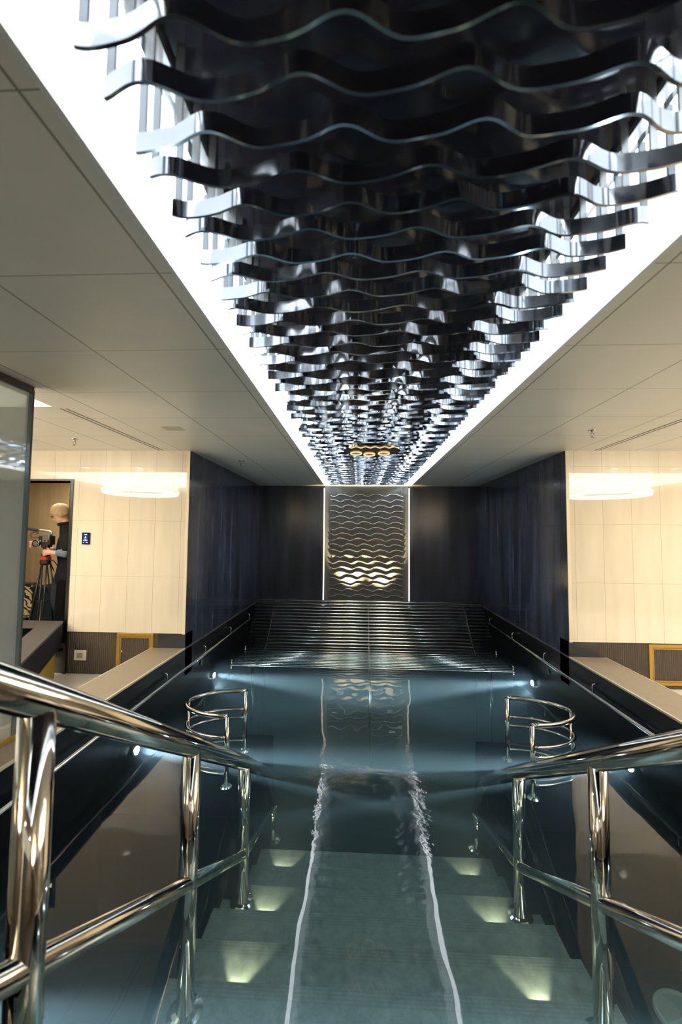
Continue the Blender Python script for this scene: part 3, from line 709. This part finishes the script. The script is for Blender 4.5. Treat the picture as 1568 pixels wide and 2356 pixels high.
# ------------------------------------------------------------ person with a video camera in the doorway
def bake(o):
    dg = bpy.context.evaluated_depsgraph_get(); dg.update()
    me = bpy.data.meshes.new_from_object(o.evaluated_get(dg)); return me
def skin(name, pts, edges, rads, root=0, sub=1):
    me = bpy.data.meshes.new(name); me.from_pydata(pts, edges, []); o = bpy.data.objects.new(name, me); COL.objects.link(o)
    o.modifiers.new('skin', 'SKIN')
    sv = me.skin_vertices[0].data
    for i, r in enumerate(rads): sv[i].radius = r if isinstance(r, tuple) else (r, r); sv[i].use_root = (i == root)
    if sub: s_ = o.modifiers.new('sub', 'SUBSURF'); s_.levels = sub; s_.render_levels = sub
    m2 = bake(o); bpy.data.objects.remove(o); return m2
def finish(me, name, mt, parent, voxel=None, smooth=True):
    o = bpy.data.objects.new(name, me); COL.objects.link(o)
    if voxel:
        r = o.modifiers.new('remesh', 'REMESH'); r.mode = 'VOXEL'; r.voxel_size = voxel
        m2 = bake(o); o.data = m2; o.modifiers.clear(); me = m2
    me.materials.clear(); me.materials.append(mt)
    for p in me.polygons: p.use_smooth = smooth
    if parent: o.parent = parent; o.matrix_parent_inverse = Matrix.Translation(-parent.location)
    return o
def join(mes, mb=None):
    bm = bmesh.new()
    for q in mes: bm.from_mesh(q)
    if mb:
        t_ = bpy.data.meshes.new('t'); t_.from_pydata(mb.v, [], mb.f); bm.from_mesh(t_)
    out = bpy.data.meshes.new('joined'); bm.to_mesh(out); bm.free(); return out
class Sk:
    def __init__(s): s.p = []; s.e = []; s.r = []
    def chain(s, start, pts):
        last = start
        for (p, r) in pts:
            s.p.append(p); s.r.append(r); i = len(s.p) - 1
            if last is not None: s.e.append((last, i))
            last = i
        return last
skinm = mat('skin', (.62, .36, .24), .5, noise=.06, nscale=40)
hair_m = mat('blond_hair', (.42, .29, .14), .5, noise=.45, nscale=55)
jack_m = mat('black_jacket', (.008, .008, .010), .8, spec=.2, noise=.3, nscale=18)
shirt_m = mat('blue_grey_shirt', (.13, .17, .24), .7, noise=.2, nscale=30)
trou_m = mat('black_trousers', (.004, .004, .005), .9, spec=.1)
per = empty('person', (-3.74, 4.92, .17))
S = Sk(); FZ = .17
pel = S.chain(None, [((-3.74, 4.93, 1.02), (.105, .105))])
chest = S.chain(pel, [((-3.735, 4.93, 1.20), (.10, .10)), ((-3.74, 4.92, 1.42), (.12, .12))])
nk = S.chain(chest, [((-3.76, 4.90, 1.60), (.065, .065)), ((-3.80, 4.875, 1.70), (.052, .052)), ((-3.83, 4.86, 1.78), (.06, .06))])
# near arm (camera side) and far arm
nw = S.chain(chest, [((-3.72, 4.76, 1.52), .065), ((-3.66, 4.69, 1.42), .05), ((-3.62, 4.68, 1.33), .045), ((-3.72, 4.68, 1.345), .038), ((-3.83, 4.69, 1.352), (.024, .032)), ((-3.885, 4.70, 1.352), (.022, .040))])
fw = S.chain(chest, [((-3.82, 5.06, 1.53), .065), ((-3.93, 5.10, 1.42), .05), ((-4.00, 5.10, 1.34), .045), ((-4.11, 5.03, 1.38), .036), ((-4.19, 4.96, 1.42), (.024, .030)), ((-4.225, 4.93, 1.435), (.022, .036))])
# fingers, near hand: curling round the tripod handle
for k in range(4):
    z = 1.382 - .021*k; L_f = (.9, 1.0, .95, .8)[k]
    S.chain(nw, [((-3.925, 4.712, z), .0105), ((-3.925 - .034*L_f, 4.722, z - .008), .0098), ((-3.925 - .050*L_f, 4.748, z - .014), .0090), ((-3.925 - .040*L_f, 4.766, z - .014), .0080)])
S.chain(nw, [((-3.895, 4.735, 1.385), .012), ((-3.925, 4.755, 1.398), .011), ((-3.950, 4.768, 1.400), .009)])
for k in range(4):
    z = 1.475 - .021*k; L_f = (.9, 1.0, .95, .8)[k]
    S.chain(fw, [((-4.243, 4.905, z), .0105), ((-4.243 - .006*L_f, 4.868, z), .0098), ((-4.222, 4.842, z - .004), .0090), ((-4.198, 4.838, z - .006), .0080)])
S.chain(fw, [((-4.205, 4.90, 1.475), .012), ((-4.180, 4.875, 1.490), .011), ((-4.165, 4.855, 1.490), .009)])
for s_, hx in ((-1, -3.745), (1, -3.70)):
    S.chain(pel, [((hx, 4.93 + s_*.09, .93), (.088, .088)), ((hx - .01, 4.93 + s_*.105, .62), .062), ((hx + .01, 4.93 + s_*.11, .38), .050), ((hx + .02, 4.93 + s_*.11, .235), .042), ((hx - .12, 4.93 + s_*.12, .21), (.034, .034))])
body = skin('body', S.p, S.e, S.r)
RH = Matrix.Rotation(math.radians(197), 3, 'Z') @ Matrix.Rotation(math.radians(32), 3, 'Y')
HC = Vector((-3.855, 4.85, 1.835))
def hp(x, y, z): return HC + RH @ Vector((x, y, z))
q = MB()
q.ellipsoid(HC, .095, .077, .108, rot=RH); q.ellipsoid(hp(.028, 0, -.055), .062, .056, .068, rot=RH)
q.ellipsoid(hp(.066, 0, -.100), .024, .026, .020, rot=RH)
q.ellipsoid(hp(.099, 0, -.028), .018, .012, .026, rot=RH); q.ellipsoid(hp(.088, 0, -.006), .014, .010, .030, rot=RH)
q.ellipsoid(hp(.083, 0, -.073), .012, .026, .009, rot=RH)
for y in (-.077, .077): q.ellipsoid(hp(-.004, y, -.02), .020, .009, .032, rot=RH)
o = finish(join([body], q), 'body', skinm, per, .0065)
# eyes, hair, glasses
q = MB()
for y in (-.031, .031): q.ellipsoid(hp(.081, y, -.004), .010, .013, .007, 12, 8, rot=RH)
q.build('eyes', mat('closed_eye', (.10, .05, .03), .4), per)
V = []; Fs = []; nu, nv = 40, 18
for j in range(nv + 1):
    for i in range(nu):
        a = 2*PI*i/nu; fr_ = math.cos(a)
        tmax = 2.12 - .92*max(0, fr_)
        t_ = tmax*j/nv
        wv_ = 1 + .03*math.sin(9*a + 3*t_) + .02*math.sin(23*a)
        V.append(hp(.110*wv_*math.sin(t_)*math.cos(a) - .004, .092*wv_*math.sin(t_)*math.sin(a), .124*wv_*math.cos(t_) - .002))
Fs = [(j*nu + i, (j + 1)*nu + i, (j + 1)*nu + (i + 1) % nu, j*nu + (i + 1) % nu) for j in range(nv) for i in range(nu)]
hm = MB().add(V, Fs, True).build('hair', hair_m, per); sd = hm.modifiers.new('solid', 'SOLIDIFY'); sd.thickness = .012; sd.offset = -1
q = MB()
for y in (-.034, .034):
    q.tube([hp(.100 - .02*abs(math.sin(a))*0, y + .024*math.cos(a), -.006 + .017*math.sin(a)) for a in [2*PI*k/20 for k in range(20)]], .0022, 6, closed=True)
    q.tube([hp(.099, y*1.75, 0), hp(.0, .088*(1 if y > 0 else -1), .002)], .002, 6)
q.tube([hp(.101, -.010, 0), hp(.101, .010, 0)], .002, 6)
q.build('glasses', M['black'], per)
# jacket: body of the jacket and its sleeves, shirt sleeves, trousers, shoes
J = Sk()
a = J.chain(None, [((-3.74, 4.93, .93), (.20, .165)), ((-3.74, 4.93, 1.00), (.20, .165)), ((-3.735, 4.93, 1.14), (.195, .155)), ((-3.735, 4.93, 1.25), (.165, .135)), ((-3.74, 4.92, 1.43), (.19, .145))])
J.chain(a, [((-3.765, 4.90, 1.58), (.13, .12)), ((-3.79, 4.885, 1.68), (.088, .088)), ((-3.80, 4.88, 1.72), (.085, .085))])
J.chain(a, [((-3.70, 4.74, 1.52), .085), ((-3.63, 4.69, 1.42), .072), ((-3.60, 4.68, 1.36), .065)])
finish(skin('jacket', J.p, J.e, J.r, 0, 2), 'jacket', jack_m, per)
J = Sk(); J.chain(None, [((-3.59, 4.68, 1.335), .062), ((-3.66, 4.68, 1.345), .054), ((-3.765, 4.685, 1.352), .043)])
finish(skin('sleeve', J.p, J.e, J.r, 0, 2), 'sleeve', shirt_m, per)['label'] = 'blue grey shirt sleeve of the near arm'
J = Sk(); J.chain(None, [((-3.82, 5.03, 1.53), .085), ((-3.90, 5.05, 1.46), .074), ((-4.00, 5.09, 1.35), .062), ((-4.10, 5.04, 1.375), .046)])
finish(skin('sleeve', J.p, J.e, J.r, 0, 2), 'sleeve', shirt_m, per)['label'] = 'blue grey shirt sleeve of the far arm'
T = Sk(); a = T.chain(None, [((-3.74, 4.93, 1.12), (.16, .13)), ((-3.74, 4.93, 1.0), (.175, .14))])
for s_, hx in ((-1, -3.745), (1, -3.70)):
    T.chain(a, [((hx, 4.93 + s_*.09, .92), .105), ((hx - .01, 4.93 + s_*.105, .62), .088), ((hx + .01, 4.93 + s_*.11, .38), .078), ((hx + .02, 4.93 + s_*.11, .235), .072)])
finish(skin('trousers', T.p, T.e, T.r, 0, 2), 'trousers', trou_m, per)
for s_ in (-1, 1):
    MB().ellipsoid((-3.79, 4.93 + s_*.115, .215), .15, .055, .045).build('shoe', M['black'], per)
# collar, pocket and hem band of the jacket
q = MB(); q.tube([(-3.805 + .078*math.cos(a), 4.88 + .074*math.sin(a), 1.700 + .012*math.cos(a)) for a in [2*PI*k/24 for k in range(24)]], .018, 8, closed=True); q.build('collar', jack_m, per)
tag(per, 'person with blond hair, glasses and black jacket bending over a video camera', 'person')
# video camera
vc = empty('video_camera', (-4.01, 4.82, 1.40)); blk = mat('camera_black', (.02, .02, .022), .35); slv = mat('camera_silver', (.45, .45, .44), .3, metal=1)
MB().box(-4.08, -3.93, 4.79, 4.88, 1.44, 1.55).build('camera_body', blk, vc, .008)
MB().lathe((-4.085, 4.79, 1.457), [(.040, 0), (.042, -.03), (.040, -.035), (.030, -.035), (.026, -.02)], 28, 'y').build('lens', blk, vc)
MB().lathe((-4.085, 4.765, 1.457), [(.044, 0), (.044, -.008), (.041, -.010)], 28, 'y').build('lens_ring', slv, vc)
MB().tube(fillet([(-3.95, 4.83, 1.54), (-3.94, 4.83, 1.60), (-4.11, 4.82, 1.625), (-4.12, 4.82, 1.57)], .03), .011, 10).build('top_handle', slv, vc)
MB().tube([(-4.10, 4.82, 1.615), (-4.115, 4.82, 1.618), (-4.20, 4.80, 1.635), (-4.27, 4.80, 1.648), (-4.30, 4.80, 1.652)], [.010, .018, .022, .022, .012], 14).build('microphone', mat('foam_grey', (.025, .025, .03), .9), vc)
MB().tube(fillet([(-4.10, 4.80, 1.60), (-4.18, 4.79, 1.58), (-4.17, 4.78, 1.53), (-4.07, 4.78, 1.53)], .04), .004, 6).build('cable', M['black'], vc)
MB().box(-4.02, -3.93, 4.775, 4.79, 1.50, 1.57).build('side_screen', slv, vc, .004)
for k in range(3): MB().lathe((-4.05 + .04*k, 4.79, 1.485), [(.012, 0), (.012, -.012), (.009, -.014)], 14, 'y').build('dial', slv, vc)
MB().box(-4.05, -3.96, 4.80, 4.87, 1.41, 1.44).build('base_plate', blk, vc)
tag(vc, 'black video camera with long foam microphone on a tripod', 'video camera')
tp = empty('tripod', (-4.01, 4.83, .17))
MB().lathe((-4.01, 4.835, 1.30), [(.045, 0), (.05, .02), (.03, .05), (.028, .09), (.045, .108)], 24).build('fluid_head', blk, tp)
MB().lathe((-4.01, 4.835, 1.255), [(.052, 0), (.056, .005), (.056, .038), (.05, .044)], 28).build('red_ring', mat('red_ring', (.45, .04, .02), .35), tp)
MB().lathe((-4.01, 4.835, 1.19), [(.03, 0), (.06, .02), (.06, .06), (.05, .066)], 24).build('bowl', blk, tp)
MB().tube([(-3.99, 4.80, 1.36), (-3.92, 4.755, 1.36)], .010, 8).build('pan_handle', blk, tp)
for fx, fy in ((-4.17, 4.74), (-3.92, 4.66), (-4.03, 5.14)):
    q = MB(); dx, dy = fx + 4.01, fy - 4.835; l_ = math.hypot(dx, dy); px_, py_ = -dy/l_*.022, dx/l_*.022
    for sg in (-1, 1): q.tube([(-4.01 + dx*.18 + sg*px_, 4.835 + dy*.18 + sg*py_, 1.22), (-4.01 + dx*.75 + sg*px_, 4.835 + dy*.75 + sg*py_, .42)], .009, 8)
    q.tube([(-4.01 + dx*.5, 4.835 + dy*.5, .78), (fx, fy, .19)], .010, 8)
    q.box(fx - .02, fx + .02, fy - .02, fy + .02, .17, .195); q.box(-4.01 + dx*.75 - .03, -4.01 + dx*.75 + .03, 4.835 + dy*.75 - .015, 4.835 + dy*.75 + .015, .40, .45)
    q.build('leg', blk, tp)
    MB().tube([(-4.01, 4.835, .74), (-4.01 + dx*.5, 4.835 + dy*.5, .76)], .007, 6).build('spreader', blk, tp)
tag(tp, 'black camera tripod with a red ring in the doorway', 'tripod')
bg = empty('camera_bag', (-3.93, 4.98, .6))
V = []; nu, nv = 24, 14
for j in range(nv + 1):
    z = .62 + .50*j/nv; r = .085*math.sin(PI*min(1, (j + 1.5)/(nv + 2)))**.45*(1.1 - .3*j/nv)
    for i in range(nu):
        a = 2*PI*i/nu; rr = r*(1 + .08*math.sin(5*a + z*9)); V.append((-3.945 + rr*math.cos(a), 4.985 + .8*rr*math.sin(a), z))
MB().add(V, [(j*nu + i, j*nu + (i + 1) % nu, (j + 1)*nu + (i + 1) % nu, (j + 1)*nu + i) for j in range(nv) for i in range(nu)] + [tuple(range(nu)), tuple(nv*nu + i for i in range(nu))], True).build('pouch', mat('dark_cloth', (.025, .03, .04), .8, noise=.5, nscale=22), bg)
MB().tube(fillet([(-3.99, 4.96, 1.10), (-4.02, 4.90, 1.26), (-3.98, 4.93, 1.24), (-3.91, 4.98, 1.10)], .03), .006, 6).build('strap', M['black'], bg)
tag(bg, 'dark cloth bag hanging between the tripod and the person', 'bag')
